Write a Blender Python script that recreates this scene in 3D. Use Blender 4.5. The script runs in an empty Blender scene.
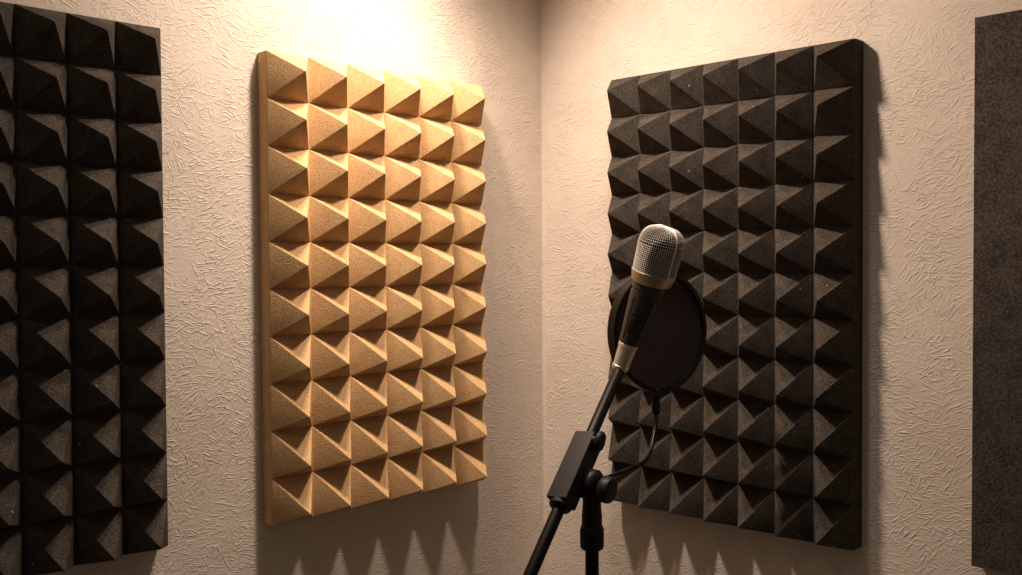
import bpy, bmesh, math, random
from mathutils import Vector, Matrix, Euler
random.seed(4)
S = bpy.context.scene
COL = S.collection
H0 = 1.30                                   # height of the eye-level datum above the floor
V = lambda x, y, z: Vector((x, y, z + H0))

# ------------------------------------------------------------------ materials
def new_mat(name):
    m = bpy.data.materials.new(name); m.use_nodes = True
    nt = m.node_tree
    b = nt.nodes['Principled BSDF']
    return m, nt, b

def N(nt, kind, **kw):
    n = nt.nodes.new(kind)
    for k, v in kw.items():
        if k.startswith('i_'):
            n.inputs[k[2:].replace('_', ' ')].default_value = v
        else:
            setattr(n, k, v)
    return n

def math_node(nt, op, a, b=None, clamp=False):
    n = nt.nodes.new('ShaderNodeMath'); n.operation = op; n.use_clamp = clamp
    for i, v in enumerate((a, b)):
        if v is None: continue
        if isinstance(v, (int, float)): n.inputs[i].default_value = v
        else: nt.links.new(v, n.inputs[i])
    return n.outputs[0]

def ramp(nt, src, stops):
    n = nt.nodes.new('ShaderNodeValToRGB')
    e = n.color_ramp.elements
    e[0].position, e[0].color = stops[0][0], (*stops[0][1], 1)
    e[1].position, e[1].color = stops[-1][0], (*stops[-1][1], 1)
    for p, c in stops[1:-1]:
        k = e.new(p); k.color = (*c, 1)
    nt.links.new(src, n.inputs[0])
    return n.outputs[0]

def plaster(name, rot_axis, seed):
    """cream plaster covered in short brushed strokes; rot_axis turns wall coordinates so that x,y lie in the wall"""
    m, nt, b = new_mat(name)
    L = nt.links
    tc = N(nt, 'ShaderNodeTexCoord')
    base = N(nt, 'ShaderNodeMapping'); base.inputs['Rotation'].default_value = rot_axis
    base.inputs['Location'].default_value = (seed, seed * .7, 0)
    L.new(tc.outputs['Object'], base.inputs['Vector'])
    # gentle warp so strokes bend
    wn = N(nt, 'ShaderNodeTexNoise'); wn.inputs['Scale'].default_value = 26; wn.inputs['Detail'].default_value = 1
    L.new(base.outputs[0], wn.inputs['Vector'])
    sub = N(nt, 'ShaderNodeVectorMath', operation='SUBTRACT'); sub.inputs[1].default_value = (.5, .5, .5)
    L.new(wn.outputs['Color'], sub.inputs[0])
    scl = N(nt, 'ShaderNodeVectorMath', operation='SCALE'); scl.inputs['Scale'].default_value = .009
    L.new(sub.outputs[0], scl.inputs[0])
    add = N(nt, 'ShaderNodeVectorMath', operation='ADD')
    L.new(base.outputs[0], add.inputs[0]); L.new(scl.outputs[0], add.inputs[1])
    strokes = None
    for k, (ang, sx, sy, lo, hi) in enumerate([(-38, 62, 400, .59, .74), (24, 55, 380, .60, .74), (-14, 66, 430, .59, .74),
                                               (66, 60, 400, .62, .76), (-58, 60, 400, .61, .76), (3, 75, 430, .60, .74)]):
        rt = N(nt, 'ShaderNodeMapping'); rt.inputs['Rotation'].default_value = (0, 0, math.radians(ang))
        L.new(add.outputs[0], rt.inputs['Vector'])
        st = N(nt, 'ShaderNodeMapping'); st.inputs['Scale'].default_value = (sx, sy, 1)
        st.inputs['Location'].default_value = (k * 3.7, k * 1.9, 0)
        L.new(rt.outputs[0], st.inputs['Vector'])
        ns = N(nt, 'ShaderNodeTexNoise', noise_dimensions='2D')
        ns.inputs['Scale'].default_value = 1; ns.inputs['Detail'].default_value = 1.0
        L.new(st.outputs[0], ns.inputs['Vector'])
        # patches in which this direction of stroke dominates
        pn = N(nt, 'ShaderNodeTexNoise', noise_dimensions='2D'); pn.inputs['Scale'].default_value = 17
        pm = N(nt, 'ShaderNodeMapping'); pm.inputs['Location'].default_value = (k * 5.3 + 1, k * 2.1, 0)
        L.new(base.outputs[0], pm.inputs['Vector']); L.new(pm.outputs[0], pn.inputs['Vector'])
        mr = N(nt, 'ShaderNodeMapRange'); mr.inputs['From Min'].default_value = lo; mr.inputs['From Max'].default_value = hi
        L.new(ns.outputs['Fac'], mr.inputs['Value'])
        mp = N(nt, 'ShaderNodeMapRange'); mp.inputs['From Min'].default_value = .42; mp.inputs['From Max'].default_value = .62
        L.new(pn.outputs['Fac'], mp.inputs['Value'])
        v = math_node(nt, 'MULTIPLY', mr.outputs[0], mp.outputs[0])
        strokes = v if strokes is None else math_node(nt, 'MAXIMUM', strokes, v)
    grit = N(nt, 'ShaderNodeTexNoise'); grit.inputs['Scale'].default_value = 300; grit.inputs['Detail'].default_value = 3
    L.new(base.outputs[0], grit.inputs['Vector'])
    lump = N(nt, 'ShaderNodeTexNoise'); lump.inputs['Scale'].default_value = 45; lump.inputs['Detail'].default_value = 2
    L.new(base.outputs[0], lump.inputs['Vector'])
    h = math_node(nt, 'ADD', math_node(nt, 'MULTIPLY', strokes, STROKE), math_node(nt, 'MULTIPLY', grit.outputs['Fac'], .75))
    h = math_node(nt, 'ADD', h, math_node(nt, 'MULTIPLY', lump.outputs['Fac'], .9))
    bp = N(nt, 'ShaderNodeBump'); bp.inputs['Strength'].default_value = 1.0; bp.inputs['Distance'].default_value = BUMP
    L.new(h, bp.inputs['Height']); L.new(bp.outputs[0], b.inputs['Normal'])
    big = N(nt, 'ShaderNodeTexNoise'); big.inputs['Scale'].default_value = 9; big.inputs['Detail'].default_value = 4
    L.new(base.outputs[0], big.inputs['Vector'])
    c = ramp(nt, big.outputs['Fac'], [(.3, (.67, .575, .495)), (.7, (.75, .655, .575))])
    L.new(c, b.inputs['Base Color'])
    b.inputs['Roughness'].default_value = .85
    b.inputs['Specular IOR Level'].default_value = .2
    return m

STROKE = 1.0
BUMP = .0005

def foam(name, dark, light, speck=None, grain=620, bump=.0005):
    m, nt, b = new_mat(name); L = nt.links
    tc = N(nt, 'ShaderNodeTexCoord')
    n1 = N(nt, 'ShaderNodeTexNoise'); n1.inputs['Scale'].default_value = grain; n1.inputs['Detail'].default_value = 3
    n2 = N(nt, 'ShaderNodeTexNoise'); n2.inputs['Scale'].default_value = 60; n2.inputs['Detail'].default_value = 3
    for n in (n1, n2): L.new(tc.outputs['Object'], n.inputs['Vector'])
    f = math_node(nt, 'ADD', math_node(nt, 'MULTIPLY', n1.outputs['Fac'], .72), math_node(nt, 'MULTIPLY', n2.outputs['Fac'], .28))
    c = ramp(nt, f, [(.38, dark), (.62, light)])
    if speck:
        vo = N(nt, 'ShaderNodeTexVoronoi'); vo.inputs['Scale'].default_value = 95
        L.new(tc.outputs['Object'], vo.inputs['Vector'])
        sp = N(nt, 'ShaderNodeSeparateColor'); L.new(vo.outputs['Color'], sp.inputs[0])
        pick = math_node(nt, 'GREATER_THAN', sp.outputs[0], .955)
        near = math_node(nt, 'LESS_THAN', vo.outputs['Distance'], .11)
        fac = math_node(nt, 'MULTIPLY', math_node(nt, 'MULTIPLY', pick, near), .75)
        mx = N(nt, 'ShaderNodeMix', data_type='RGBA')
        L.new(fac, mx.inputs[0]); L.new(c, mx.inputs[6]); mx.inputs[7].default_value = (*speck, 1)
        c = mx.outputs[2]
    L.new(c, b.inputs['Base Color'])
    bp = N(nt, 'ShaderNodeBump'); bp.inputs['Strength'].default_value = .8; bp.inputs['Distance'].default_value = bump
    L.new(n1.outputs['Fac'], bp.inputs['Height']); L.new(bp.outputs[0], b.inputs['Normal'])
    b.inputs['Roughness'].default_value = .95
    b.inputs['Specular IOR Level'].default_value = .12
    return m

def solid(name, col, rough, metal=0, noise=0, spec=.5):
    m, nt, b = new_mat(name); L = nt.links
    tc = N(nt, 'ShaderNodeTexCoord')
    n = N(nt, 'ShaderNodeTexNoise'); n.inputs['Scale'].default_value = 180; n.inputs['Detail'].default_value = 3
    L.new(tc.outputs['Object'], n.inputs['Vector'])
    lo = tuple(c * (1 - noise) for c in col); hi = tuple(c * (1 + noise) for c in col)
    L.new(ramp(nt, n.outputs['Fac'], [(.3, lo), (.7, hi)]), b.inputs['Base Color'])
    b.inputs['Roughness'].default_value = rough; b.inputs['Metallic'].default_value = metal
    b.inputs['Specular IOR Level'].default_value = spec
    if noise:
        bp = N(nt, 'ShaderNodeBump'); bp.inputs['Strength'].default_value = .15; bp.inputs['Distance'].default_value = .0003
        L.new(n.outputs['Fac'], bp.inputs['Height']); L.new(bp.outputs[0], b.inputs['Normal'])
    return m

M = {}
M['wall_l'] = plaster('cream_plaster_left', (math.radians(-90), 0, 0), 1.3)
M['wall_r'] = plaster('cream_plaster_right', (math.radians(-90), math.radians(90), 0), 4.1)
M['tan'] = foam('tan_foam', (.52, .315, .15), (.68, .445, .235), grain=560)
M['char'] = foam('charcoal_foam', (.030, .0245, .0205), (.090, .0745, .062), speck=(.35, .33, .30))
M['felt'] = foam('charcoal_felt', (.032, .027, .024), (.095, .079, .068), speck=(.16, .14, .12), grain=430)
M['bead'] = solid('caulk', (.70, .61, .53), .8, noise=.05, spec=.2)
M['floor'] = solid('dark_carpet', (.06, .05, .045), .95, noise=.3, spec=.1)
M['black'] = solid('black_coated_metal', (.0045, .004, .0035), .4, noise=.15, spec=.12)
M['plastic'] = solid('black_plastic', (.0105, .009, .0082), .5, noise=.15, spec=.25)
M['mic_black'] = solid('black_enamel', (.040, .031, .026), .42, noise=.1, spec=.45)
M['slot'] = solid('black_recess', (.004, .004, .004), .6)
M['rim'] = solid('glossy_black', (.006, .005, .005), .3, spec=.25)
M['champagne'] = solid('champagne_metal', (.62, .50, .37), .42, metal=.7, noise=.06)
M['nickel'] = solid('warm_nickel', (.78, .68, .56), .36, metal=.6, noise=.04)
M['wire'] = solid('grille_wire', (.92, .86, .79), .5, metal=.2, noise=.05)
M['core'] = solid('grille_foam', (.022, .018, .016), .9, spec=.1)
M['rubber'] = solid('rubber', (.01, .01, .01), .8)

def mesh_fabric():
    m, nt, b = new_mat('black_mesh_fabric'); L = nt.links
    tc = N(nt, 'ShaderNodeTexCoord')
    w1 = N(nt, 'ShaderNodeTexWave', wave_type='BANDS', bands_direction='X'); w1.inputs['Scale'].default_value = 260
    w2 = N(nt, 'ShaderNodeTexWave', wave_type='BANDS', bands_direction='Y'); w2.inputs['Scale'].default_value = 260
    for w in (w1, w2): L.new(tc.outputs['Object'], w.inputs['Vector'])
    f = math_node(nt, 'MULTIPLY', w1.outputs['Fac'], w2.outputs['Fac'])
    L.new(ramp(nt, f, [(0, (.040, .027, .024)), (1, (.075, .052, .046))]), b.inputs['Base Color'])
    b.inputs['Roughness'].default_value = .8; b.inputs['Specular IOR Level'].default_value = .2
    b.inputs['Alpha'].default_value = .93
    return m
M['net'] = mesh_fabric()

# ------------------------------------------------------------------ mesh helpers
WORLD = {}
def obj(name, bm, mat, parent=None, smooth=None, matrix=None):
    me = bpy.data.meshes.new(name)
    bmesh.ops.recalc_face_normals(bm, faces=bm.faces)
    bm.to_mesh(me); bm.free()
    o = bpy.data.objects.new(name, me); COL.objects.link(o)
    me.materials.append(mat)
    if smooth is not None:
        for p in me.polygons: p.use_smooth = True
        me.set_sharp_from_angle(angle=math.radians(smooth))
    if matrix is not None: o.matrix_basis = matrix
    if parent is not None:
        o.parent = parent
        o.matrix_parent_inverse = parent_world(parent).inverted()
    WORLD[o.name] = matrix.copy() if matrix is not None else Matrix.Identity(4)
    return o

def parent_world(p):
    return WORLD[p.name]

def thing(name, label, cat, loc, group=None):
    o = bpy.data.objects.new(name, None); COL.objects.link(o)
    o.location = loc; o.empty_display_size = .05
    WORLD[o.name] = Matrix.Translation(loc)
    tag(o, label, cat, group)
    return o

def tag(o, label, cat, group=None):
    o['label'] = label; o['category'] = cat
    if group: o['group'] = group

def frame(a, b, up=Vector((0, 0, 1)), roll=0):
    """matrix at a whose z axis runs to b"""
    z = (b - a).normalized()
    x = up.cross(z)
    if x.length < 1e-4: x = Vector((1, 0, 0)).cross(z)
    x.normalize(); y = z.cross(x)
    m = Matrix((x, y, z)).transposed().to_4x4()
    m = m @ Matrix.Rotation(roll, 4, 'Z')
    m.translation = a
    return m

def lathe(bm, mat, prof, n=40, caps=True):
    """prof: list of (z, r) in the frame mat"""
    rings = []
    for z, r in prof:
        if r < 1e-6:
            rings.append([bm.verts.new(mat @ Vector((0, 0, z)))])
        else:
            rings.append([bm.verts.new(mat @ Vector((r * math.cos(2 * math.pi * k / n), r * math.sin(2 * math.pi * k / n), z))) for k in range(n)])
    for A, B in zip(rings, rings[1:]):
        for k in range(n):
            j = (k + 1) % n
            if len(A) == 1: bm.faces.new((A[0], B[k], B[j]))
            elif len(B) == 1: bm.faces.new((A[k], A[j], B[0]))
            else: bm.faces.new((A[k], A[j], B[j], B[k]))
    if caps:
        for R in (rings[0], rings[-1]):
            if len(R) > 1: bm.faces.new(R)

def box(bm, mat, sx, sy, sz, bevel=0, seg=2):
    """box centred in the frame"""
    r = bmesh.ops.create_cube(bm, size=1, matrix=mat @ Matrix.Diagonal((sx, sy, sz, 1)))
    if bevel:
        es = list({e for v in r['verts'] for e in v.link_edges})
        bmesh.ops.bevel(bm, geom=es, offset=bevel, segments=seg, profile=.7, affect='EDGES')

def smooth_path(pts, sub=8):
    out = []
    P = [pts[0]] + list(pts) + [pts[-1]]
    for i in range(1, len(P) - 2):
        p0, p1, p2, p3 = P[i - 1], P[i], P[i + 1], P[i + 2]
        for k in range(sub):
            t = k / sub
            out.append(.5 * ((2 * p1) + (p2 - p0) * t + (2 * p0 - 5 * p1 + 4 * p2 - p3) * t * t + (3 * p1 - p0 - 3 * p2 + p3) * t ** 3))
    out.append(pts[-1])
    return out

def tube(bm, path, r, n=14):
    rings = []
    x = None
    for i, p in enumerate(path):
        d = (path[min(i + 1, len(path) - 1)] - path[max(i - 1, 0)]).normalized()
        if x is None:
            x = d.orthogonal().normalized()
        x = (x - d * x.dot(d)).normalized(); y = d.cross(x)
        rr = r(i / (len(path) - 1)) if callable(r) else r
        rings.append([bm.verts.new(p + rr * (x * math.cos(2 * math.pi * k / n) + y * math.sin(2 * math.pi * k / n))) for k in range(n)])
    for A, B in zip(rings, rings[1:]):
        for k in range(n):
            bm.faces.new((A[k], A[(k + 1) % n], B[(k + 1) % n], B[k]))
    bm.faces.new(rings[0]); bm.faces.new(rings[-1])

# ------------------------------------------------------------------ room
def slab(name, lo, hi, mat, kind='structure'):
    bm = bmesh.new()
    c = (Vector(lo) + Vector(hi)) / 2; d = Vector(hi) - Vector(lo)
    bmesh.ops.create_cube(bm, size=1, matrix=Matrix.Diagonal((*d, 1)))
    o = obj(name, bm, mat, matrix=Matrix.Translation(c))
    o['kind'] = kind
    return o

slab('wall_left', (-3.2, 0, 0), (.12, .12, 2.7), M['wall_l'])
slab('wall_right', (0, -3.2, 0), (.12, 0, 2.7), M['wall_r'])
slab('floor', (-3.2, -3.2, -.08), (.12, .12, 0), M['floor'])
# rounded caulk bead that fills the corner between the walls
bm = bmesh.new()
prof = [(0, 0), (-.0042, 0)]
for k in range(0, 9):
    a = math.pi / 2 * k / 8
    prof.append((-.0042 + .0042 * math.sin(a) * .92, -.0042 + .0042 * math.cos(a) * .92))
prof.append((0, -.0042))
lo = [bm.verts.new((x, y, .001)) for x, y in prof]; hi = [bm.verts.new((x, y, 2.69)) for x, y in prof]
for k in range(len(prof)):
    j = (k + 1) % len(prof); bm.faces.new((lo[k], lo[j], hi[j], hi[k]))
bm.faces.new(lo); bm.faces.new(hi)
o = obj('trim_1', bm, M['bead'], smooth=50); o['kind'] = 'structure'

# ------------------------------------------------------------------ foam panels
def pyramid_panel(nx, nz, w, h, t, apex, sag, jitter=.0006):
    """local: x across 0..nx*w, z down from 0, wall plane y=0, foam rises to -y; sag: how far (in cells) the tips droop, top row to bottom row"""
    def droop(j):
        f = j / (nz - 1) * (len(sag) - 1); k = min(int(f), len(sag) - 2)
        return (sag[k] + (sag[k + 1] - sag[k]) * (f - k)) * h
    bm = bmesh.new()
    W, Hh = nx * w, nz * h
    g = {}
    for i in range(nx + 1):
        for j in range(nz + 1):
            g[i, j] = bm.verts.new((i * w, -t, -j * h))
    for i in range(nx):
        for j in range(nz):
            a = bm.verts.new(((i + .5) * w + random.uniform(-jitter, jitter), -t - apex + random.uniform(-jitter, jitter),
                              -(j + .5) * h - droop(j) + random.uniform(-jitter, jitter)))
            q = [g[i, j], g[i + 1, j], g[i + 1, j + 1], g[i, j + 1]]
            for k in range(4):
                bm.faces.new((q[k], q[(k + 1) % 4], a))
    rim = [g[i, 0] for i in range(nx + 1)] + [g[nx, j] for j in range(1, nz + 1)] + \
          [g[i, nz] for i in range(nx - 1, -1, -1)] + [g[0, j] for j in range(nz - 1, 0, -1)]
    back = [bm.verts.new((v.co.x, .0004, v.co.z)) for v in rim]
    for k in range(len(rim)):
        j = (k + 1) % len(rim)
        bm.faces.new((rim[k], rim[j], back[j], back[k]))
    bm.faces.new(back)
    bmesh.ops.recalc_face_normals(bm, faces=bm.faces)
    es = [e for e in bm.edges if len(e.link_faces) == 2 and e.calc_face_angle(0) > .3]
    bmesh.ops.bevel(bm, geom=es, offset=.0014, segments=2, profile=.6, affect='EDGES')
    return bm

T = .0181
# left wall runs along -x; local x goes from the far (right) end towards the near end, so rotate by 180 deg about z with y flipped: build mirrored
def place_left(name, s, z, w, nx):           # s = distance of the near edge from the corner
    return Matrix.Translation(V(-s, 0, z))
def place_right(s, z):
    m = Matrix.Rotation(math.radians(-90), 4, 'Z')
    m.translation = V(0, -s, z)
    return m

def add_panel(s_edge, z, w, h, nx, nz, apex, sag, mat, side, label):
    bm = pyramid_panel(nx, nz, w, h, T, apex, sag)
    mtx = place_left('', s_edge, z, w, nx) if side == 'L' else place_right(s_edge, z)
    o = obj('acoustic_foam_panel', bm, mat, smooth=24, matrix=mtx)
    tag(o, label, 'acoustic panel', 'pyramid foam panels on the walls')
    return o

add_panel(.4297, .2324, .05, .0490, 6, 10, .0346, (-.03, -.03, 0, 0, .14, .21, .22), M['tan'], 'L',
          'tan pyramid acoustic foam panel on the left wall')
add_panel(.5422 + 7 * .0435, .2364, .0435, .04465, 7, 11, .0340, (-.10, -.02, .10, .22, .33), M['char'], 'L',
          'charcoal pyramid foam panel left of the tan one, cut off by the photo edge')
add_panel(.1333, .2372, .0452, .0472, 7, 11, .0360, (-.08, .0, .10, .20, .31), M['char'], 'R',
          'charcoal pyramid foam panel on the right wall behind the microphone')

bm = bmesh.new()
box(bm, Matrix.Identity(4), .30, .0196, .509, .0012, 2)
m = Matrix.Rotation(math.radians(-90), 4, 'Z'); m.translation = V(-.0095, -.5659 - .15, .2369 - .2545)
o = obj('flat_acoustic_panel', bm, M['felt'], smooth=40, matrix=m)
tag(o, 'flat smooth dark grey acoustic panel at the right photo edge', 'acoustic panel')

# ------------------------------------------------------------------ microphone
base = V(-.2466, -.3322, -.0841)
neck = V(-.2351, -.3615, .0020)
top = V(-.2342, -.3747, .0452)
CAMP = V(-.97184, -.91966, .01498)
Fb = frame(base, neck)
Lb = (neck - base).length
Fh = frame(neck, top)
Lh = (top - neck).length
mic = thing('microphone', 'condenser microphone with silver mesh head and black body on the boom arm', 'microphone', base)

def px(p, depth): return p * depth / 994.16

bm = bmesh.new()
r0, r1 = px(8.6, .93), px(9.9, .925)
lathe(bm, Fb, [(-.003, r0 * .90), (-.0015, r0), (.001, r0 * 1.02), (.0015, r0 * .97), (.0195, r1 * .97), (.0200, r1 * 1.03), (.0228, r1 * 1.03), (.0235, r1 * .95)])
col = obj('collar', bm, M['nickel'], mic, smooth=40); col['label'] = 'shiny nickel collar'
bm = bmesh.new()
rs = px(1, .925)
lathe(bm, Fb, [(.0225, 9.2 * rs), (.024, 10.6 * rs), (.030, 11.1 * rs), (.050, 13.6 * rs), (.070, 15.8 * rs), (.0735, 16.1 * rs), (.0737, 15.2 * rs), (.0757, 15.2 * rs), (.0760, 16.5 * rs), (Lb - .0085, 16.9 * rs), (Lb - .008, 17.6 * rs), (Lb - .006, 17.6 * rs), (Lb - .0055, 16.6 * rs), (Lb, 16.0 * rs)])
body = obj('body', bm, M['mic_black'], mic, smooth=35)
# recessed slot and two long grooves on the camera-facing side of the body
def around(F, L0, ang, r):
    return F @ Matrix.Rotation(ang, 4, 'Z') @ Matrix.Translation((r, 0, L0))
loc = Fb.inverted() @ (CAMP)
face_ang = math.atan2(loc.y, loc.x)
bm = bmesh.new()
tilt = Matrix.Rotation(math.radians(6.5), 4, 'Y')
box(bm, around(Fb, .045, face_ang - .25, 13.1 * rs) @ tilt, .0012, .0060, .019, .0005)
for v in bm.verts: pass
sw = obj('switch_slot', bm, M['slot'], body, smooth=40); sw['label'] = 'recessed switch slot'
bm = bmesh.new()
box(bm, around(Fb, .0435, face_ang - .25, 13.15 * rs) @ tilt, .0018, .0038, .014, .0006)
obj('switch', bm, M['mic_black'], sw, smooth=40)
for da in (.62, -.75):
    bm = bmesh.new()
    box(bm, around(Fb, .048, face_ang + da, 13.25 * rs) @ tilt, .0008, .0009, .040, .0003)
    obj('body_ridge', bm, M['plastic'], body, smooth=40)
# metal band under the head
rh = px(1, .91)
bm = bmesh.new()
lathe(bm, Fh, [(-.0088, 17.0 * rh), (-.0088, 19.0 * rh), (-.0080, 19.6 * rh), (-.007, 20.4 * rh), (-.0005, 22.2 * rh), (.0005, 22.6 * rh), (.0018, 22.7 * rh), (.0022, 22.0 * rh)])
band = obj('band', bm, M['champagne'], mic, smooth=35); band['label'] = 'champagne metal band'
# head: dark core, wire lattice and bright ribs
def head_prof(scale, n=18):
    H = Lh + .0002
    pr = []
    R0, R1 = 21.8 * rh * scale, 23.0 * rh * scale
    sh = H * .60
    for k in range(15):
        t = k / 14; pr.append((.0015 + (sh - .0015) * t, R0 + (R1 - R0) * t))
    for k in range(1, n + 1):
        a = math.pi / 2 * k / n
        e = .86
        pr.append((sh + (H * (scale if scale < 1 else 1) - sh) * math.sin(a) ** e, R1 * max(math.cos(a), 0) ** .62 if k < n else 0))
    return pr
bm = bmesh.new(); lathe(bm, Fh, head_prof(.955), 48)
obj('grille_core', bm, M['core'], mic, smooth=60)
bm = bmesh.new(); lathe(bm, Fh, head_prof(1.0, 12), 64, caps=False)
gr = obj('grille', bm, M['wire'], mic)
gr['label'] = 'silver wire mesh head grille'
wf = gr.modifiers.new('wire', 'WIREFRAME'); wf.thickness = .00043; wf.use_replace = True; wf.use_even_offset = False
def rib(ang_off, both):
    loc = Fh.inverted() @ CAMP
    fa = math.atan2(loc.y, loc.x) + ang_off
    pr = head_prof(1.012, 16)
    pts = [Fh @ Vector((r * math.cos(fa), r * math.sin(fa), z)) for z, r in pr]
    if both:
        pts += [Fh @ Vector((-r * math.cos(fa), -r * math.sin(fa), z)) for z, r in reversed(pr[:-1])]
    bm = bmesh.new(); tube(bm, pts, .00075, 8)
    return obj('grille_rib', bm, M['wire'], gr, smooth=60)
rib(.72, True)

# ------------------------------------------------------------------ microphone stand
A = V(-.2468, -.3320, -.0850)
B = V(-.4037, -.3654, -.2375)
d = (B - A)
stand = thing('microphone_stand', 'black boom microphone stand holding the microphone in front of the corner', 'microphone stand', (-.3225, -.3612, 0))
bm = bmesh.new()
far = A + d * 1.9
Fm = frame(A, far); Lm = (far - A).length
lathe(bm, Fm, [(-.0005, .0050), (.0005, .0054), (Lm - .001, .0054), (Lm, .0050)], 32)
boom = obj('boom_arm', bm, M['black'], stand, smooth=40)
bm = bmesh.new()
lathe(bm, Fm, [(Lm - .004, .0058), (Lm - .003, .0075), (Lm + .022, .0075), (Lm + .025, .006)], 28)
obj('end_cap', bm, M['rubber'], boom, smooth=40)
# clamp block around the boom
ta, tb = .372, .69
pa, pb = A + d * ta, A + d * tb
cam_dir = (CAMP - (pa + pb) / 2).normalized()
Fk = frame(pa, pb, up=cam_dir)                  # local y/x relate to the viewing side only for choosing the twist of the block
bm = bmesh.new()
kl = (pb - pa).length
box(bm, Fk @ Matrix.Translation((-.0005, 0, kl / 2)) @ Matrix.Rotation(math.radians(BLK if (BLK := 38) else 0), 4, 'Z'), .0205, .0190, kl, .0016, 3)
blk = obj('boom_clamp', bm, M['plastic'], stand, smooth=40)
bm = bmesh.new()
lathe(bm, Fm, [(tb * d.length - .002, .0098), (tb * d.length + .003, .0098), (tb * d.length + .0045, .0085)], 32)
obj('clamp_collar', bm, M['plastic'], blk, smooth=40)
RIGHT = Vector((.7107, -.7035, -.0058)); FWD = Vector((.7031, .7106, -.0264)); UP = Vector((.0227, .0147, .9996))
# small locking knob near the top of the block
k0 = V(-.3050, -.3440, -.1395); k1 = V(-.3095, -.3625, -.1424)
ax = (RIGHT * .88 - FWD * .42 - UP * .18).normalized()
kc = V(-.3110, -.3605, -.1424)
bm = bmesh.new()
Fs = frame(kc - ax * .007, kc)
lathe(bm, Fs, [(0, .0036), (.007, .0036)], 20)
st = obj('locking_screw', bm, M['plastic'], blk, smooth=40)
bm = bmesh.new()
Fs = frame(kc - ax * .003, kc + ax * .003)
lathe(bm, Fs, [(0, .0070), (.001, .0086), (.0025, .0092), (.0045, .0090), (.0058, .0078), (.006, .006)], 36)
obj('locking_knob', bm, M['plastic'], blk, smooth=40)
# swivel, washers, tilt knob
piv = V(-.3213, -.3604, -.1785)
ax2 = (RIGHT * .80 - FWD * .58 - UP * .12).normalized()
bm = bmesh.new()
Fv = frame(piv - ax2 * .015, piv + ax2 * .010)
lathe(bm, Fv, [(0, .0112), (.002, .0132), (.0115, .0136), (.0125, .0128), (.0132, .0108), (.0140, .0108), (.0146, .0134), (.018, .0134), (.0200, .0118), (.022, .009)], 44)
sv = obj('swivel_joint', bm, M['plastic'], stand, smooth=40)
bm = bmesh.new()
kn = piv + ax2 * .0095 - UP * .001
Fv = frame(kn, kn + ax2)
lathe(bm, Fv, [(-.002, .006), (0, .0075), (.001, .0104), (.003, .0115), (.0075, .0115), (.0095, .0109), (.0105, .0094), (.0109, .0070)], 44)
obj('tilt_knob', bm, M['plastic'], sv, smooth=35)
px_, py_ = -.3225, -.3612
def at(z): return V(px_, py_, z)
Fp = Matrix.Translation(at(-.2343))
bm = bmesh.new()
Fn = Matrix.Translation(at(-.2150))
lathe(bm, Fn, [(0, .0088), (.010, .0088), (.018, .0080), (.030, .0078), (.040, .0080), (.043, .006)], 36)
obj('swivel_neck', bm, M['plastic'], sv, smooth=40)
bm = bmesh.new()
lathe(bm, Fp, [(0, .0085), (.0012, .0099), (.004, .0104), (.016, .0104), (.0195, .0098), (.0212, .0084), (.0235, .0072)], 40)
obj('clutch_collar', bm, M['plastic'], stand, smooth=40)
bm = bmesh.new()
lathe(bm, Matrix.Translation((px_, py_, .06)), [(0, .0059), (H0 - .2343 - .06 + .002, .0059)], 32)
obj('pole', bm, M['black'], stand, smooth=40)
bm = bmesh.new()
lathe(bm, Matrix.Translation((px_, py_, .05)), [(0, .012), (.004, .019), (.05, .019), (.058, .012), (.075, .0095), (.078, .0062)], 36)
obj('tripod_hub', bm, M['plastic'], stand, smooth=40)
for k in range(3):
    a = math.radians(75 + 120 * k)
    dirv = Vector((math.cos(a), math.sin(a), 0))
    p0 = Vector((px_, py_, .085)) + dirv * .014; p1 = Vector((px_, py_, .011)) + dirv * .27
    bm = bmesh.new(); tube(bm, [p0, p1], .0062, 18)
    lg = obj('leg', bm, M['black'], stand, smooth=40)
    bm = bmesh.new()
    q = (p1 - p0).normalized()
    tube(bm, [p1 - q * .022, p1 - q * .002, p1 + q * .006, p1 + q * .008], lambda t: .0085 if t < .9 else .006, 18)
    obj('foot', bm, M['rubber'], lg, smooth=40)

# ------------------------------------------------------------------ pop filter
pc = V(-.1643, -.3141, -.0560)
YAW = math.radians(33)
nrm = (-FWD * math.cos(YAW) + RIGHT * math.sin(YAW)).normalized()
Ff = frame(pc, pc + nrm)
R = .0614
pop = thing('pop_filter', 'round black mesh pop filter on a gooseneck behind the microphone', 'pop filter', V(-.1718, -.3159, -.1157))
bm = bmesh.new()
n = 96
sec = [(-.0050, -.0056), (-.0018, -.0062), (.0, -.0052), (.0, .0052), (-.0018, .0062), (-.0050, .0056), (-.0058, .0030), (-.0050, .0), (-.0058, -.0030)]
rings = [[bm.verts.new(Ff @ Vector(((R + a) * math.cos(2 * math.pi * k / n), (R + a) * math.sin(2 * math.pi * k / n), b))) for a, b in sec] for k in range(n)]
for k in range(n):
    Q, P2 = rings[k], rings[(k + 1) % n]
    for j in range(len(sec)):
        i = (j + 1) % len(sec); bm.faces.new((Q[j], P2[j], P2[i], Q[i]))
obj('hoop', bm, M['rim'], pop, smooth=50)
for zz in (-.003, .003):
    bm = bmesh.new()
    bmesh.ops.create_circle(bm, cap_ends=True, segments=72, radius=R - .0045)
    me = obj('mesh_screen', bm, M['net'], pop, matrix=Ff @ Matrix.Translation((0, 0, zz)))
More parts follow.
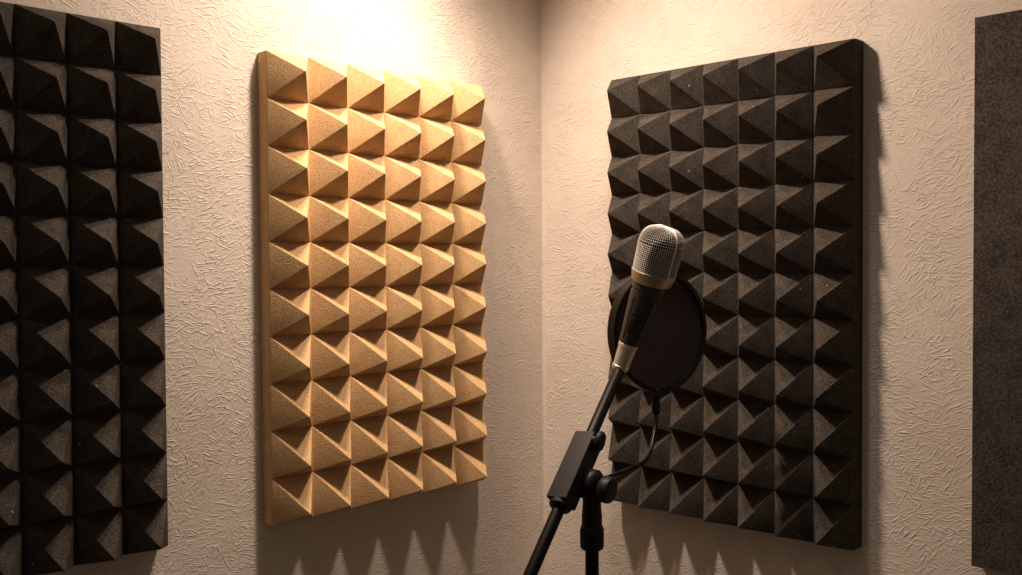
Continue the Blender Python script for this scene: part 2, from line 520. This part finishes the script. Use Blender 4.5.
# clamp under the hoop and the bent gooseneck
g0, g1 = V(-.1718, -.3159, -.1135), V(-.1719, -.3166, -.1375)
bm = bmesh.new()
Fc = frame(g1, g0)
lathe(bm, Fc, [(-.002, .0030), (0, .0040), (.006, .0044), (.012, .0040), (.016, .0048), (.0235, .0048), (.0242, .004)], 28)
box(bm, Fc @ Matrix.Translation((0, 0, .020)), .013, .007, .006, .001)
obj('hoop_clamp', bm, M['plastic'], pop, smooth=40)
pts = [V(-.1719, -.3166, -.1360), V(-.1770, -.3200, -.1480), V(-.1863, -.3243, -.1590), V(-.2014, -.3310, -.1719), V(-.2228, -.3381, -.1779),
       V(-.2459, -.3434, -.1785), V(-.2785, -.3533, -.1775), V(-.3010, -.3572, -.1770)]
bm = bmesh.new(); tube(bm, smooth_path(pts, 10), .0023, 14)
obj('gooseneck', bm, M['rim'], pop, smooth=60)

# ------------------------------------------------------------------ lights
def spot(name, loc, target, power, size, blend, radius, col):
    l = bpy.data.lights.new(name, 'SPOT'); l.energy = power; l.spot_size = math.radians(size); l.spot_blend = blend
    l.shadow_soft_size = radius; l.color = col
    o = bpy.data.objects.new(name, l); COL.objects.link(o); o.location = loc
    o.rotation_euler = (target - loc).to_track_quat('-Z', 'Y').to_euler()
    return o
WARM = (1.0, .80, .635)
spot('wall_spot', V(-.33, -.17, .56), V(-.375, 0, .27), 11.5, 90, 1, .02, WARM)
spot('right_spot', V(-.38, -.135, .52), V(0, -.46, -.32), 23, 116, 1, .032, WARM)
spot('left_spot', V(-.27, -.34, .58), V(-.41, 0, -.36), 17.5, 104, 1, .036, WARM)
l = bpy.data.lights.new('fill_lamp', 'POINT'); l.energy = 1.0; l.shadow_soft_size = .03; l.color = WARM
o = bpy.data.objects.new('fill_lamp', l); COL.objects.link(o); o.location = V(-1.0, -.48, .58)

w = bpy.data.worlds.new('world'); S.world = w; w.use_nodes = True
bg = w.node_tree.nodes['Background']; bg.inputs[0].default_value = (1.0, .78, .58, 1); bg.inputs[1].default_value = .11

# ------------------------------------------------------------------ camera
cam = bpy.data.cameras.new('camera'); cam.sensor_width = 36; cam.lens = 994.16 / 1022 * 36
cam.clip_start = .01
co = bpy.data.objects.new('camera', cam); COL.objects.link(co)
mw = Matrix((RIGHT.normalized(), UP.normalized(), (-FWD).normalized())).transposed().to_4x4()
mw.translation = CAMP
co.matrix_world = mw
S.camera = co
S.view_settings.view_transform = 'Standard'
S.view_settings.look = 'None'
S.view_settings.exposure = -.12
